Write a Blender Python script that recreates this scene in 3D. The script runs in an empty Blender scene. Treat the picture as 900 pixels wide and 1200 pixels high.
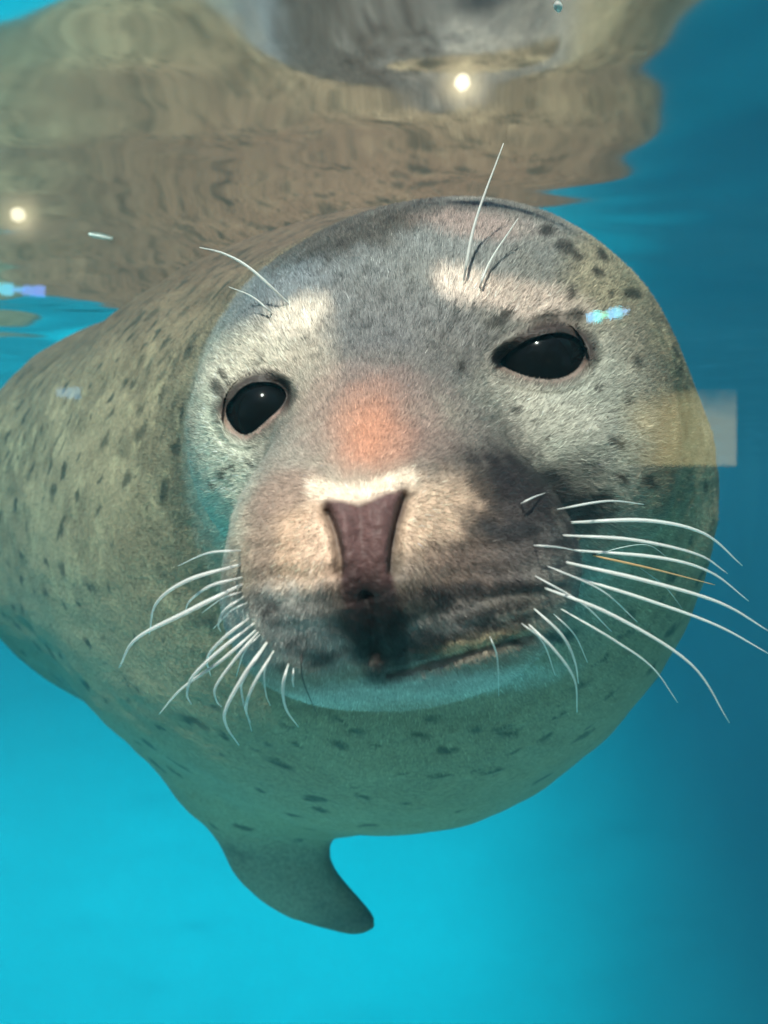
import bpy, math, random
import numpy as np
from mathutils import Vector, Matrix

# ------------------------------------------------------------------ camera, sky, sun, exposure
sc = bpy.context.scene
col = sc.collection
F = 1152.0                      # focal length in photo pixels (photo is 900 x 1200)
cam_d = bpy.data.cameras.new('camera')
cam = bpy.data.objects.new('camera', cam_d); col.objects.link(cam)
cam.location = (0, 0, 0); cam.rotation_euler = (math.radians(90), 0, 0)
cam_d.sensor_fit = 'VERTICAL'; cam_d.sensor_height = 24.0
cam_d.lens = 24.0 * F / 1200.0
cam_d.clip_start = 0.01; cam_d.clip_end = 500
cam_d.dof.use_dof = True; cam_d.dof.focus_distance = 0.50; cam_d.dof.aperture_fstop = 7.5
sc.camera = cam

SUN_EL, SUN_AZ = math.radians(50), math.radians(-12)     # azimuth measured from straight behind the camera, + = photo right
sun_dir = Vector((math.cos(SUN_EL) * math.sin(SUN_AZ), -math.cos(SUN_EL) * math.cos(SUN_AZ), math.sin(SUN_EL)))
w = bpy.data.worlds.new('World'); sc.world = w; w.use_nodes = True
nt = w.node_tree
sky = nt.nodes.new('ShaderNodeTexSky'); sky.sky_type = 'NISHITA'; sky.sun_disc = False
sky.sun_elevation = SUN_EL; sky.sun_rotation = math.atan2(sun_dir.x, sun_dir.y)
bg = nt.nodes['Background']; bg.inputs['Strength'].default_value = 0.12
nt.links.new(sky.outputs[0], bg.inputs['Color'])
sun_d = bpy.data.lights.new('sun', 'SUN'); sun_d.energy = 4.8; sun_d.angle = math.radians(0.5); sun_d.color = (1.0, 0.93, 0.82)
sun = bpy.data.objects.new('sun', sun_d); col.objects.link(sun)
sun.rotation_euler = sun_dir.to_track_quat('Z', 'Y').to_euler()
vs = sc.view_settings
vs.view_transform = 'Standard'; vs.look = 'None'; vs.gamma = 1.0; vs.exposure = 0.42
cy = sc.cycles
cy.use_denoising = True
cy.max_bounces = 4; cy.diffuse_bounces = 3; cy.glossy_bounces = 2; cy.transmission_bounces = 2
cy.volume_bounces = 1; cy.use_light_tree = False; cy.transparent_max_bounces = 12
cy.sample_clamp_indirect = 6.0

rng = np.random.default_rng(11)
random.seed(11)

# ------------------------------------------------------------------ helpers
def P(px, py, d):
    """photo pixel at distance d along the view axis -> point in metres"""
    return np.array([(px - 450.0) / F * d, d, (600.0 - py) / F * d])

def srgb(r, g, b):
    c = np.array([r, g, b], float) / 255.0
    return np.where(c <= 0.04045, c / 12.92, ((c + 0.055) / 1.055) ** 2.4)

def vnoise(p, seed=0):
    """value noise in -1..1 for points (n,3)"""
    i = np.floor(p).astype(np.int64); f = p - i
    u = f * f * (3 - 2 * f)
    def h(a, b, c):
        n = (a * 374761393 + b * 668265263 + c * 2147483647 + seed * 974711) & 0xFFFFFFFF
        n = ((n ^ (n >> 13)) * 1274126177) & 0xFFFFFFFF
        n = n ^ (n >> 16)
        return (n & 0xFFFF) / 32767.5 - 1.0
    x, y, z = i[:, 0], i[:, 1], i[:, 2]
    r = 0
    for dx in (0, 1):
        wx = u[:, 0] if dx else 1 - u[:, 0]
        for dy in (0, 1):
            wy = u[:, 1] if dy else 1 - u[:, 1]
            for dz in (0, 1):
                wz = u[:, 2] if dz else 1 - u[:, 2]
                r = r + wx * wy * wz * h(x + dx, y + dy, z + dz)
    return r

def fbm(p, scale, octs=3, seed=0):
    r = 0; a = 1.0; t = 0
    for k in range(octs):
        r = r + a * vnoise(p * scale * 2 ** k + 17.3 * k, seed + k); t += a; a *= 0.55
    return r / t

def sstep(a, b, x):
    t = np.clip((x - a) / (b - a), 0, 1)
    return t * t * (3 - 2 * t)

def new_mesh(name, V, Fc, mat=None, parent=None, smooth=True):
    me = bpy.data.meshes.new(name)
    me.from_pydata([tuple(v) for v in V], [], [tuple(f) for f in Fc])
    if smooth:
        me.polygons.foreach_set('use_smooth', [True] * len(me.polygons))
    o = bpy.data.objects.new(name, me); col.objects.link(o)
    if mat: me.materials.append(mat)
    if parent: o.parent = parent
    return o

def tri_mesh(name, V, T, mat=None, parent=None):
    me = bpy.data.meshes.new(name)
    n, m = len(V), len(T)
    me.vertices.add(n); me.vertices.foreach_set('co', np.ascontiguousarray(V, np.float32).ravel())
    me.loops.add(m * 3); me.loops.foreach_set('vertex_index', np.ascontiguousarray(T, np.int32).ravel())
    me.polygons.add(m)
    me.polygons.foreach_set('loop_start', np.arange(0, m * 3, 3, dtype=np.int32))
    me.polygons.foreach_set('use_smooth', np.ones(m, bool))
    me.update(calc_edges=True)
    o = bpy.data.objects.new(name, me); col.objects.link(o)
    if mat: me.materials.append(mat)
    if parent: o.parent = parent
    return o

def box(name, lo, hi, mat, parent=None):
    x0, y0, z0 = lo; x1, y1, z1 = hi
    V = [(x0,y0,z0),(x1,y0,z0),(x1,y1,z0),(x0,y1,z0),(x0,y0,z1),(x1,y0,z1),(x1,y1,z1),(x0,y1,z1)]
    Fc = [(0,3,2,1),(4,5,6,7),(0,1,5,4),(1,2,6,5),(2,3,7,6),(3,0,4,7)]
    return new_mesh(name, V, Fc, mat, parent, smooth=False)

def tag(o, label=None, cat=None, group=None, kind=None):
    if label: o['label'] = label
    if cat: o['category'] = cat
    if group: o['group'] = group
    if kind: o['kind'] = kind
    return o

def mat(name, rgb=(0.5, 0.5, 0.5), rough=0.6, noise=0.0, nscale=20.0, bump=0.0, bscale=60.0, spec=0.5):
    m = bpy.data.materials.new(name); m.use_nodes = True
    n = m.node_tree.nodes; l = m.node_tree.links
    b = n['Principled BSDF']
    b.inputs['Roughness'].default_value = rough
    b.inputs['Specular IOR Level'].default_value = spec
    b.inputs['Base Color'].default_value = (*rgb, 1)
    if noise or bump:
        tc = n.new('ShaderNodeTexCoord')
    if noise:
        t = n.new('ShaderNodeTexNoise'); t.inputs['Scale'].default_value = nscale; t.inputs['Detail'].default_value = 5
        l.new(tc.outputs['Object'], t.inputs['Vector'])
        r = n.new('ShaderNodeValToRGB')
        r.color_ramp.elements[0].position = 0.3; r.color_ramp.elements[1].position = 0.7
        r.color_ramp.elements[0].color = (*[c * (1 - noise) for c in rgb], 1)
        r.color_ramp.elements[1].color = (*[min(1, c * (1 + noise)) for c in rgb], 1)
        l.new(t.outputs['Fac'], r.inputs['Fac']); l.new(r.outputs['Color'], b.inputs['Base Color'])
    if bump:
        t2 = n.new('ShaderNodeTexNoise'); t2.inputs['Scale'].default_value = bscale; t2.inputs['Detail'].default_value = 4
        l.new(tc.outputs['Object'], t2.inputs['Vector'])
        bp = n.new('ShaderNodeBump'); bp.inputs['Strength'].default_value = bump; bp.inputs['Distance'].default_value = 0.01
        l.new(t2.outputs['Fac'], bp.inputs['Height']); l.new(bp.outputs['Normal'], b.inputs['Normal'])
    return m

# ------------------------------------------------------------------ the pool and the viewing place
ZS = 0.252                     # water level above the camera
YG = 0.27                      # inner face of the window
FLOOR_Z = -2.6
CYAN_PAINT, BLUE_SHADED, TEAL_PAINT = (0.05, 0.58, 0.65), (0.001, 0.028, 0.070), (0.010, 0.20, 0.25)
m_conc = mat('concrete', (0.16, 0.155, 0.15), 0.9, noise=0.25, nscale=6, bump=0.3)
XL, XR, YB = -4.5, 2.6, 6.5
RC = 2.95                      # radius of the cove between floor and walls
gx = np.concatenate([XL + RC * (1 - np.cos(np.linspace(0, math.pi / 2, 24))), np.linspace(XL + RC, XR - RC, 30)[1:-1], XR - RC * (1 - np.cos(np.linspace(math.pi / 2, 0, 24)))])
gy = np.concatenate([np.linspace(YG - .05, YB - RC, 30)[:-1], YB - RC * (1 - np.cos(np.linspace(math.pi / 2, 0, 24)))])
GX, GY = np.meshgrid(gx, gy, indexing='ij')
uu = np.sqrt(np.maximum(0, RC - (GX - XL)) ** 2 + np.maximum(0, RC - (XR - GX)) ** 2 + np.maximum(0, RC - (YB - GY)) ** 2)
GZ = FLOOR_Z + RC - np.sqrt(np.maximum(RC ** 2 - np.minimum(uu, RC) ** 2, 0))
BV = np.stack([GX.ravel(), GY.ravel(), GZ.ravel()], -1)
gi = np.arange(GX.size).reshape(GX.shape)
BF = np.stack([gi[:-1, :-1].ravel(), gi[1:, :-1].ravel(), gi[1:, 1:].ravel(), gi[:-1, 1:].ravel()], -1)
m_floor = bpy.data.materials.new('pool_paint_shaded'); m_floor.use_nodes = True
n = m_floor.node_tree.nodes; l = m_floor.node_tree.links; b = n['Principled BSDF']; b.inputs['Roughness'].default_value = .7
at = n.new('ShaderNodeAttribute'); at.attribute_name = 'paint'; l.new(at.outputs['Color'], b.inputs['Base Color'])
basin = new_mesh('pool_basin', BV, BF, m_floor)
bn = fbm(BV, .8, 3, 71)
wb = sstep(.2, 1.9, BV[:, 0] + .25 * bn + .10 * (BV[:, 1] - 3))[:, None]  # right side darkened to blue: shade put into the basin colour
bc = np.array(CYAN_PAINT) * (1 - wb) + np.array(BLUE_SHADED) * wb
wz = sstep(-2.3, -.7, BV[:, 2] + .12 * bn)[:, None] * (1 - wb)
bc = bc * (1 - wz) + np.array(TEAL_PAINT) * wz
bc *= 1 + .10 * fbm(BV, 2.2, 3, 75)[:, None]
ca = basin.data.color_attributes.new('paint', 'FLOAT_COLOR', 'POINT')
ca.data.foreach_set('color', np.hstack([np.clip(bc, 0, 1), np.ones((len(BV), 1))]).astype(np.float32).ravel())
tag(basin, kind='structure')
# added ledge out of view, bounces cyan light up onto chin and chest
ledge = box('bounce_ledge', (-1.7, YG - .04, -.80), (1.7, 1.00, -.56), mat('bounce_paint', (0.26, 0.70, 0.72), .7, noise=.10, nscale=3))
tag(ledge, kind='structure')

# water: one closed body with a rippled top
def ripple(x, y):
    g = np.random.default_rng(5); z = np.zeros_like(x)
    for _ in range(56):
        lam = math.exp(g.uniform(math.log(.055), math.log(.75))); th = g.normal(math.pi / 2, .75); ph = g.uniform(0, 6.283)
        z += .00042 * (lam / .2) ** 1.1 * np.sin(2 * math.pi / lam * (x * math.cos(th) + y * math.sin(th)) + ph)
    return z
xs = np.concatenate([np.linspace(XL - .1, -1.3, 60)[:-1], np.linspace(-1.3, 1.3, 260)[:-1], np.linspace(1.3, XR + .1, 40)])
ys = np.concatenate([np.linspace(YG - .006, 2.2, 320)[:-1], np.linspace(2.2, YB + .1, 120)])
X, Y = np.meshgrid(xs, ys, indexing='ij')
Z = ZS + ripple(X.ravel(), Y.ravel())
nx, ny = len(xs), len(ys)
WV = np.stack([X.ravel(), Y.ravel(), Z], -1)
idx = np.arange(nx * ny).reshape(nx, ny)
a, b, c, d_ = idx[:-1, :-1].ravel(), idx[1:, :-1].ravel(), idx[1:, 1:].ravel(), idx[:-1, 1:].ravel()
WF = [tuple(q) for q in np.stack([a, b, c, d_], -1)]
ntop = len(WF)
border = list(idx[:, 0]) + list(idx[-1, 1:]) + list(idx[::-1, -1][1:]) + list(idx[0, ::-1][1:-1])
base = len(WV); nb = len(border)
WB = WV[border].copy(); WB[:, 2] = FLOOR_Z - .05
WV = np.vstack([WV, WB])
for i in range(nb):
    j = (i + 1) % nb
    WF.append((border[i], base + i, base + j, border[j]))
WF.append(tuple(base + i for i in range(nb))[::-1])

def fresnel_sheet(name, ior, tint=(1, 1, 1), top_only=False, rough=0.0):
    m = bpy.data.materials.new(name); m.use_nodes = True
    n = m.node_tree.nodes; l = m.node_tree.links
    n.remove(n['Principled BSDF'])
    out = n['Material Output']
    tr = n.new('ShaderNodeBsdfTransparent'); tr.inputs['Color'].default_value = (*tint, 1)
    gl = n.new('ShaderNodeBsdfGlossy'); gl.inputs['Roughness'].default_value = rough
    gl.inputs['Color'].default_value = (1, 1, 1, 1)
    fr = n.new('ShaderNodeFresnel'); fr.inputs['IOR'].default_value = ior
    mx = n.new('ShaderNodeMixShader')
    if top_only:                # only the free surface mirrors; the sides lie inside the pane and the walls
        ge = n.new('ShaderNodeNewGeometry'); sx = n.new('ShaderNodeSeparateXYZ'); l.new(ge.outputs['True Normal'], sx.inputs[0])
        ab = n.new('ShaderNodeMath'); ab.operation = 'ABSOLUTE'; l.new(sx.outputs['Z'], ab.inputs[0])
        gt = n.new('ShaderNodeMath'); gt.operation = 'GREATER_THAN'; gt.inputs[1].default_value = .5; l.new(ab.outputs[0], gt.inputs[0])
        mu = n.new('ShaderNodeMath'); mu.operation = 'MULTIPLY'; l.new(gt.outputs[0], mu.inputs[0]); l.new(fr.outputs[0], mu.inputs[1])
        l.new(mu.outputs[0], mx.inputs['Fac'])
    else:                       # the dry face mirrors; seen from inside the pane it only lets light through
        ge = n.new('ShaderNodeNewGeometry'); ib = n.new('ShaderNodeMath'); ib.operation = 'SUBTRACT'
        ib.inputs[0].default_value = 1.0; l.new(ge.outputs['Backfacing'], ib.inputs[1])
        mu = n.new('ShaderNodeMath'); mu.operation = 'MULTIPLY'; l.new(ib.outputs[0], mu.inputs[0]); l.new(fr.outputs[0], mu.inputs[1])
        l.new(mu.outputs[0], mx.inputs['Fac'])
    l.new(tr.outputs[0], mx.inputs[1]); l.new(gl.outputs[0], mx.inputs[2])
    l.new(mx.outputs[0], out.inputs['Surface'])
    return m
def clear_sheet(name):
    m = bpy.data.materials.new(name); m.use_nodes = True
    n = m.node_tree.nodes; l = m.node_tree.links
    n.remove(n['Principled BSDF'])
    tr = n.new('ShaderNodeBsdfTransparent'); tr.inputs['Color'].default_value = (1, 1, 1, 1)
    l.new(tr.outputs[0], n['Material Output'].inputs['Surface'])
    return m
def add_water_volume(m):
    n = m.node_tree.nodes; l = m.node_tree.links
    va = n.new('ShaderNodeVolumeAbsorption'); va.inputs['Color'].default_value = (0.20, 0.86, 0.92, 1); va.inputs['Density'].default_value = 0.56
    vsn = n.new('ShaderNodeVolumeScatter'); vsn.inputs['Color'].default_value = (0.25, 0.85, 1.0, 1); vsn.inputs['Density'].default_value = 0.075
    vsn.inputs['Anisotropy'].default_value = 0.3
    ad = n.new('ShaderNodeAddShader')
    l.new(va.outputs[0], ad.inputs[0]); l.new(vsn.outputs[0], ad.inputs[1])
    l.new(ad.outputs[0], n['Material Output'].inputs['Volume'])
m_wtop = fresnel_sheet('water', 1.33, top_only=True, rough=.11); add_water_volume(m_wtop)
water = new_mesh('water', WV, WF, m_wtop)
tag(water, kind='structure')

# window pane (acrylic) and the wall that holds it
m_glass = fresnel_sheet('acrylic', 1.49)
m_gback = clear_sheet('acrylic_wet_face')
pane = box('window_pane', (-1.6, YG - .05, -1.1), (1.6, YG, 0.62), m_glass)
pane.data.materials.append(m_gback)
for f_ in pane.data.polygons:
    f_.material_index = 0 if f_.normal.y < -0.5 else 1
tag(pane, 'clear acrylic viewing window between the viewer and the seal', 'window')

# ------------------------------------------------------------------ the seal: implicit body, meshed and refined
def rot_from(r, f):
    r = r / np.linalg.norm(r); f = f - r * (r @ f); f /= np.linalg.norm(f); u = np.cross(r, f)
    if u[2] < 0: u = -u
    return np.stack([r, f, u])
roll = math.radians(9.5)
nose_pt = P(430, 640, .36); skull_pt = P(505, 450, .62)
R_head = rot_from(np.array([math.cos(roll), -0.10, math.sin(roll)]), skull_pt - nose_pt)
I3 = np.eye(3)
def axis_rot(d):            # first axis along d
    d = np.array(d, float); d /= np.linalg.norm(d)
    v = np.cross([0, 0, 1.0], d); v /= np.linalg.norm(v)
    return np.stack([d, v, np.cross(d, v)])
body_ax = P(215, 600, 1.25) - P(480, 610, .95)
R_body = axis_rot(body_ax)
prims = []
def ell(c, r, R=I3, k=0.03): prims.append((np.array(c, float), np.array(r, float), R, k))
# trunk, from the hind end forward
ell(P(-60, 640, 2.00), (.30, .17, .15), R_body, .10)
ell(P(215, 603, 1.28), (.34, .265, .262), R_body, .12)
ell(P(350, 612, 1.08), (.26, .285, .29), R_body, .10)
ell(P(478, 612, .95), (.24, .292, .290), R_body, .10)
ell(P(540, 575, .82), (.198, .205, .195), I3, .10)
# skull
ell(P(510, 462, .64), (.140, .14, .110), R_head, .11)
ell(P(505, 395, .585), (.095, .08, .062), R_head, .05)
# cheeks
ell(P(322, 530, .555), (.044, .06, .060), R_head, .05)
ell(P(655, 545, .55), (.062, .065, .062), R_head, .05)
# muzzle
ell(P(462, 645, .472), (.077, .085, .062), R_head, .028)
ell(P(360, 668, .418), (.032, .040, .042), R_head, .025)
ell(P(548, 675, .432), (.046, .042, .040), R_head, .03)
ell(P(445, 712, .426), (.055, .042, .031), R_head, .03)
ell(P(432, 655, .40), (.024, .036, .026), R_head, .03)
# nose bridge
ell(P(437, 555, .435), (.036, .05, .026), R_head, .035)
ell(P(450, 480, .485), (.040, .05, .030), R_head, .04)
# lower jaw
ell(P(464, 690, .480), (.044, .050, .022), R_head, .035)
# brow ridges
ell(P(345, 388, .535), (.020, .02, .016), R_head, .03)
ell(P(560, 350, .535), (.026, .02, .018), R_head, .03)
# flipper
fl = [(318, 912, 1.00, .075, .05), (318, 972, .985, .050, .028), (330, 1008, .98, .040, .020), (354, 1034, .98, .027, .013), (380, 1055, .98, .018, .009), (402, 1066, .98, .012, .006)]
for i, (px, py, d, ra, rb) in enumerate(fl):
    nx_ = fl[min(i + 1, len(fl) - 1)]; pv = fl[max(i - 1, 0)]
    dv = P(*nx_[:3]) - P(*pv[:3]); dv[1] = 0
    dv /= np.linalg.norm(dv)
    sd = np.array([dv[2], 0, -dv[0]])
    R = np.stack([sd, np.array([0, 1.0, 0]), dv])
    ell(P(px, py, d), (ra, rb, .034 if i > 2 else .045), R, .025 if i else .08)

def sdf(p):
    out = None
    p = np.asarray(p, np.float64)
    for c, r, R, k in prims:
        q = (p - c) @ (R.T / r)
        q2_ = q * q
        a = np.sqrt(q2_ @ np.ones(3)) + 1e-9
        g = np.sqrt(q2_ @ (1 / r ** 2)) + 1e-9
        s = a * (a - 1) / g
        if out is None: out = s
        else:
            h = np.maximum(k - np.abs(out - s), 0) / k
            out = np.minimum(out, s) - h * h * k * 0.25
    return out

def surface_nets(lo, hi, h):
    ax = [np.arange(lo[i], hi[i] + h, h) for i in range(3)]
    n = [len(a) for a in ax]
    S = np.empty(n, np.float32)
    yy, zz = np.meshgrid(ax[1], ax[2], indexing='ij')
    for i, x in enumerate(ax[0]):
        pts = np.stack([np.full(yy.size, x), yy.ravel(), zz.ravel()], -1)
        S[i] = sdf(pts).reshape(yy.shape)
    neg = S < 0
    cs = sum(neg[i:n[0]-1+i, j:n[1]-1+j, k:n[2]-1+k].astype(np.int8) for i in (0, 1) for j in (0, 1) for k in (0, 1))
    act = (cs > 0) & (cs < 8)
    vid = np.full(act.shape, -1, np.int64); vid[act] = np.arange(act.sum())
    ijk = np.argwhere(act)
    V = np.array(lo) + (ijk + 0.5) * h
    quads = []
    for axn in range(3):
        o1, o2 = (axn + 1) % 3, (axn + 2) % 3
        sl0 = [slice(None)] * 3; sl1 = [slice(None)] * 3
        sl0[axn] = slice(0, -1); sl1[axn] = slice(1, None)
        s0, s1 = neg[tuple(sl0)], neg[tuple(sl1)]
        for flip, cross in ((False, s0 & ~s1), (True, ~s0 & s1)):
            e = np.argwhere(cross)
            e = e[(e[:, o1] > 0) & (e[:, o2] > 0) & (e[:, o1] < n[o1] - 1) & (e[:, o2] < n[o2] - 1)]
            def g(d1, d2):
                t = e.copy(); t[:, o1] += d1; t[:, o2] += d2
                return vid[t[:, 0], t[:, 1], t[:, 2]]
            q = np.stack([g(-1, -1), g(0, -1), g(0, 0), g(-1, 0)], -1)
            quads.append(q[:, ::-1] if flip else q)
    Q = np.vstack(quads)
    T = np.vstack([Q[:, [0, 1, 2]], Q[:, [0, 2, 3]]])
    return V, T

def sgrad(p, e=4e-4):
    g = 0
    for k in ((1, -1, -1), (-1, -1, 1), (-1, 1, -1), (1, 1, 1)):
        g = g + np.array(k, float) * sdf(p + np.array(k) * e)[:, None]
    return g / (np.linalg.norm(g, axis=-1, keepdims=True) + 1e-9)

def refine(V, T, mark):
    """split the marked triangles in four, keeping the mesh conforming"""
    E = np.sort(np.vstack([T[:, [0, 1]], T[:, [1, 2]], T[:, [2, 0]]]), 1)
    nT = len(T)
    key = E[:, 0] * (len(V) + 1) + E[:, 1]
    uk, inv = np.unique(key, return_inverse=True)
    em = np.zeros(len(uk), bool); em[inv.reshape(3, nT)[:, mark].ravel()] = True
    first = np.full(len(uk), -1); first[em] = np.arange(em.sum()) + len(V)
    ua, ub = uk // (len(V) + 1), uk % (len(V) + 1)
    V2 = np.vstack([V, 0.5 * (V[ua[em]] + V[ub[em]])])
    M = first[inv].reshape(3, nT).T         # midpoint ids per edge (01,12,20) or -1
    cnt = (M >= 0).sum(1)
    out = [T[cnt == 0]]
    t3 = cnt == 3; t, m = T[t3], M[t3]
    out += [np.stack([t[:, 0], m[:, 0], m[:, 2]], 1), np.stack([m[:, 0], t[:, 1], m[:, 1]], 1), np.stack([m[:, 2], m[:, 1], t[:, 2]], 1), m]
    for r in range(3):
        tt = np.roll(T, -r, 1); mm = np.roll(M, -r, 1)
        s = (cnt == 1) & (mm[:, 0] >= 0); t, m = tt[s], mm[s]
        out += [np.stack([t[:, 0], m[:, 0], t[:, 2]], 1), np.stack([m[:, 0], t[:, 1], t[:, 2]], 1)]
        s = (cnt == 2) & (mm[:, 2] < 0); t, m = tt[s], mm[s]
        out += [np.stack([m[:, 0], t[:, 1], m[:, 1]], 1), np.stack([t[:, 0], m[:, 0], m[:, 1]], 1), np.stack([t[:, 0], m[:, 1], t[:, 2]], 1)]
    return V2, np.vstack(out)

def newton(V, it=2):
    for _ in range(it):
        V = V - sgrad(V) * sdf(V)[:, None]
    return V

def pix(V):
    return 450 + V[:, 0] / V[:, 1] * F, 600 - V[:, 2] / V[:, 1] * F

V, T = surface_nets((-1.05, .32, -.62), (.50, 2.42, .36), .011)
V = newton(V, 3)
def mark_where(fn):
    cen = V[T].mean(1); nn = np.cross(V[T[:, 1]] - V[T[:, 0]], V[T[:, 2]] - V[T[:, 0]])
    facing = (nn * cen).sum(1) < 0.35 * np.linalg.norm(nn, axis=1) * np.linalg.norm(cen, axis=1)
    px, py = pix(cen)
    return fn(cen, px, py, facing)
inview = lambda px, py: (px > -120) & (px < 1000) & (py < 1250) & (py > -150)
V, T = refine(V, T, mark_where(lambda c, px, py, f: f)); V = newton(V, 2)                       # 5.5 mm
V, T = refine(V, T, mark_where(lambda c, px, py, f: f & inview(px, py) & (c[:, 1] < 1.7))); V = newton(V, 2)   # 2.75 mm
V, T = refine(V, T, mark_where(lambda c, px, py, f: f & inview(px, py) & (c[:, 1] < .64) & (c[:, 1] > 0))); V = newton(V, 1)   # 1.4 mm
face_box = lambda c, px, py: (c[:, 1] < .56) & (px > 225) & (px < 730) & (py > 360) & (py < 830)
V, T = refine(V, T, mark_where(lambda c, px, py, f: f & face_box(c, px, py))); V = newton(V, 1)  # 0.7 mm
print('seal verts', len(V), 'tris', len(T))

N0 = sgrad(V)
px0, py0 = pix(V)
d0 = V[:, 1].copy()
view = V / np.linalg.norm(V, axis=1, keepdims=True)
front = (N0 * view).sum(1) < 0.05
head = front & (d0 < .70)
q2 = np.stack([px0, py0], -1)

def seg_dist(pts, line):
    best = np.full(len(pts), 1e9)
    line = np.array(line, float)
    for a, b in zip(line[:-1], line[1:]):
        ab = b - a; t = np.clip(((pts - a) @ ab) / (ab @ ab), 0, 1)
        best = np.minimum(best, np.linalg.norm(pts - (a + t[:, None] * ab), axis=1))
    return best
def poly_sd(pts, poly):
    poly = np.array(poly, float)
    dd = seg_dist(pts, np.vstack([poly, poly[:1]]))
    ins = np.zeros(len(pts), bool); j = len(poly) - 1
    for i in range(len(poly)):
        (xi, yi), (xj, yj) = poly[i], poly[j]
        cr = ((yi > pts[:, 1]) != (yj > pts[:, 1])) & (pts[:, 0] < (xj - xi) * (pts[:, 1] - yi) / (yj - yi + 1e-12) + xi)
        ins ^= cr; j = i
    return np.where(ins, -dd, dd)
def smooth_poly(poly, n=3):
    p = np.array(poly, float)
    for _ in range(n):
        nxt = np.roll(p, -1, 0)
        p = np.stack([.75 * p + .25 * nxt, .25 * p + .75 * nxt], 1).reshape(-1, 2)
    return p
def hit(px, py, rad=5):
    s = np.where(front & (np.abs(px0 - px) < rad) & (np.abs(py0 - py) < rad))[0]
    if len(s) == 0: return hit(px, py, rad * 2)
    i = s[np.argmin(d0[s])]; dd = np.median(d0[s][d0[s] < d0[i] + .03])
    return P(px, py, dd), N0[i]

# sculpted details -------------------------------------------------------------------
disp = np.zeros_like(V)
def on_head(lo, hi, pad=60):
    return np.where(front & (d0 < .66) & (px0 > lo[0] - pad) & (px0 < hi[0] + pad) & (py0 > lo[1] - pad) & (py0 < hi[1] + pad))[0]

eye_R = smooth_poly([(582,424),(612,402),(644,390),(671,392),(686,405),(684,422),(670,438),(649,445),(622,442),(598,433)], 2)
eye_L = smooth_poly([(270,470),(285,453),(304,447),(326,451),(337,462),(332,475),(313,491),(295,508),(281,509),(268,494),(264,480)], 2)
nose_poly = smooth_poly([(374,585),(400,586),(421,593),(447,582),(481,570),(472,601),(463,634),(461,676),(462,708),(447,724),(414,724),(400,706),(400,657),(387,615)], 2)
eyes = []
for poly, re in ((eye_R, .0245), (eye_L, .0215)):
    lo, hi = poly.min(0), poly.max(0); c2 = (lo + hi) / 2
    s = on_head(lo, hi)
    hp, hn = hit(*c2)
    vd = hp / np.linalg.norm(hp)
    inward = -hn * .45 + vd * .55; inward /= np.linalg.norm(inward)
    cen = hp + inward * (re + .0015)
    eyes.append((cen, re, vd, poly))
    sd = poly_sd(q2[s], poly)
    v = view[s]
    def ray_sphere(r):
        bq = (v * cen).sum(1); disc = bq ** 2 - (cen @ cen) + r * r
        ok = disc > 0
        return np.where(ok, bq - np.sqrt(np.maximum(disc, 0)), np.nan), ok
    t_cur = np.linalg.norm(V[s], axis=1)
    t_lid, ok1 = ray_sphere(re + .0022)
    t_in, ok2 = ray_sphere(re - .004)
    wl = sstep(16, 2, sd) * ok1
    t_new = t_cur + np.where(ok1, (np.nan_to_num(t_lid) - t_cur), 0) * wl
    t_new -= .0016 * np.exp(-((sd - 7) / 5.0) ** 2)              # lid roll
    t_new += .0012 * np.exp(-((sd - 19) / 5.0) ** 2)             # crease round the lid
    wi = sstep(0.8, -1.2, sd)
    t_new = t_new * (1 - wi) + np.where(ok2, np.nan_to_num(t_in), t_new + .012) * wi
    disp[s] += v * (t_new - t_cur)[:, None]

def groove(line, depth, width, dmax=.62):
    lo, hi = np.min(line, 0), np.max(line, 0)
    s = on_head(lo, hi); s = s[d0[s] < dmax]
    g = np.exp(-(seg_dist(q2[s], line) / width) ** 2)
    disp[s] -= N0[s] * (depth * g)[:, None]
nostril_L = [(380, 598), (390, 622), (396, 648), (395, 670)]
nostril_R = [(479, 580), (471, 602), (465, 630), (464, 668)]
groove(nostril_L, .0048, 7, .5)
groove(nostril_R, .0055, 8, .5)
groove([(421, 594), (424, 640), (428, 705)], .0018, 10, .5)
groove([(430, 705), (436, 740), (440, 768)], .0035, 10, .5)
mouth = [(455, 792), (478, 788), (522, 774), (560, 762), (625, 746)]
groove(mouth, .0020, 5, .54)
# nose pad relief
s = on_head(nose_poly.min(0), nose_poly.max(0)); sd = poly_sd(q2[s], nose_poly)
up_ = sstep(690, 630, py0[s])
lobes = np.exp(-(((px0[s] - 403) / 13) ** 2 + ((py0[s] - 620) / 30) ** 2)) + np.exp(-(((px0[s] - 445) / 14) ** 2 + ((py0[s] - 616) / 30) ** 2))
disp[s] += N0[s] * (.0010 * sstep(4, -12, sd) * up_ + .0016 * lobes + .00035 * fbm(V[s], 420, 2, 97) * (sd < 0))[:, None]
# whisker-pad tufts, skin folds and small unevenness
hs = np.where(head)[0]
disp[hs] += N0[hs] * (.0011 * fbm(V[hs], 60, 3, 3))[:, None]
pad_w = np.exp(-(((px0[hs] - 345) / 70) ** 2 + ((py0[hs] - 670) / 70) ** 2)) + np.exp(-(((px0[hs] - 590) / 90) ** 2 + ((py0[hs] - 670) / 70) ** 2))
rows = np.sin((py0[hs] + .15 * px0[hs]) / 16.0 * 2 * np.pi * .5 + 2.5 * fbm(V[hs], 25, 2, 8))
disp[hs] += N0[hs] * (.0004 * rows * pad_w)[:, None]
bs = np.where(front & (d0 >= .60))[0]
folds = fbm(V[bs] * np.array([1.0, .6, 1.8]), 12, 3, 21)
disp[bs] += N0[bs] * (.0042 * folds * sstep(.60, .75, d0[bs]))[:, None]
V = V + disp

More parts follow.
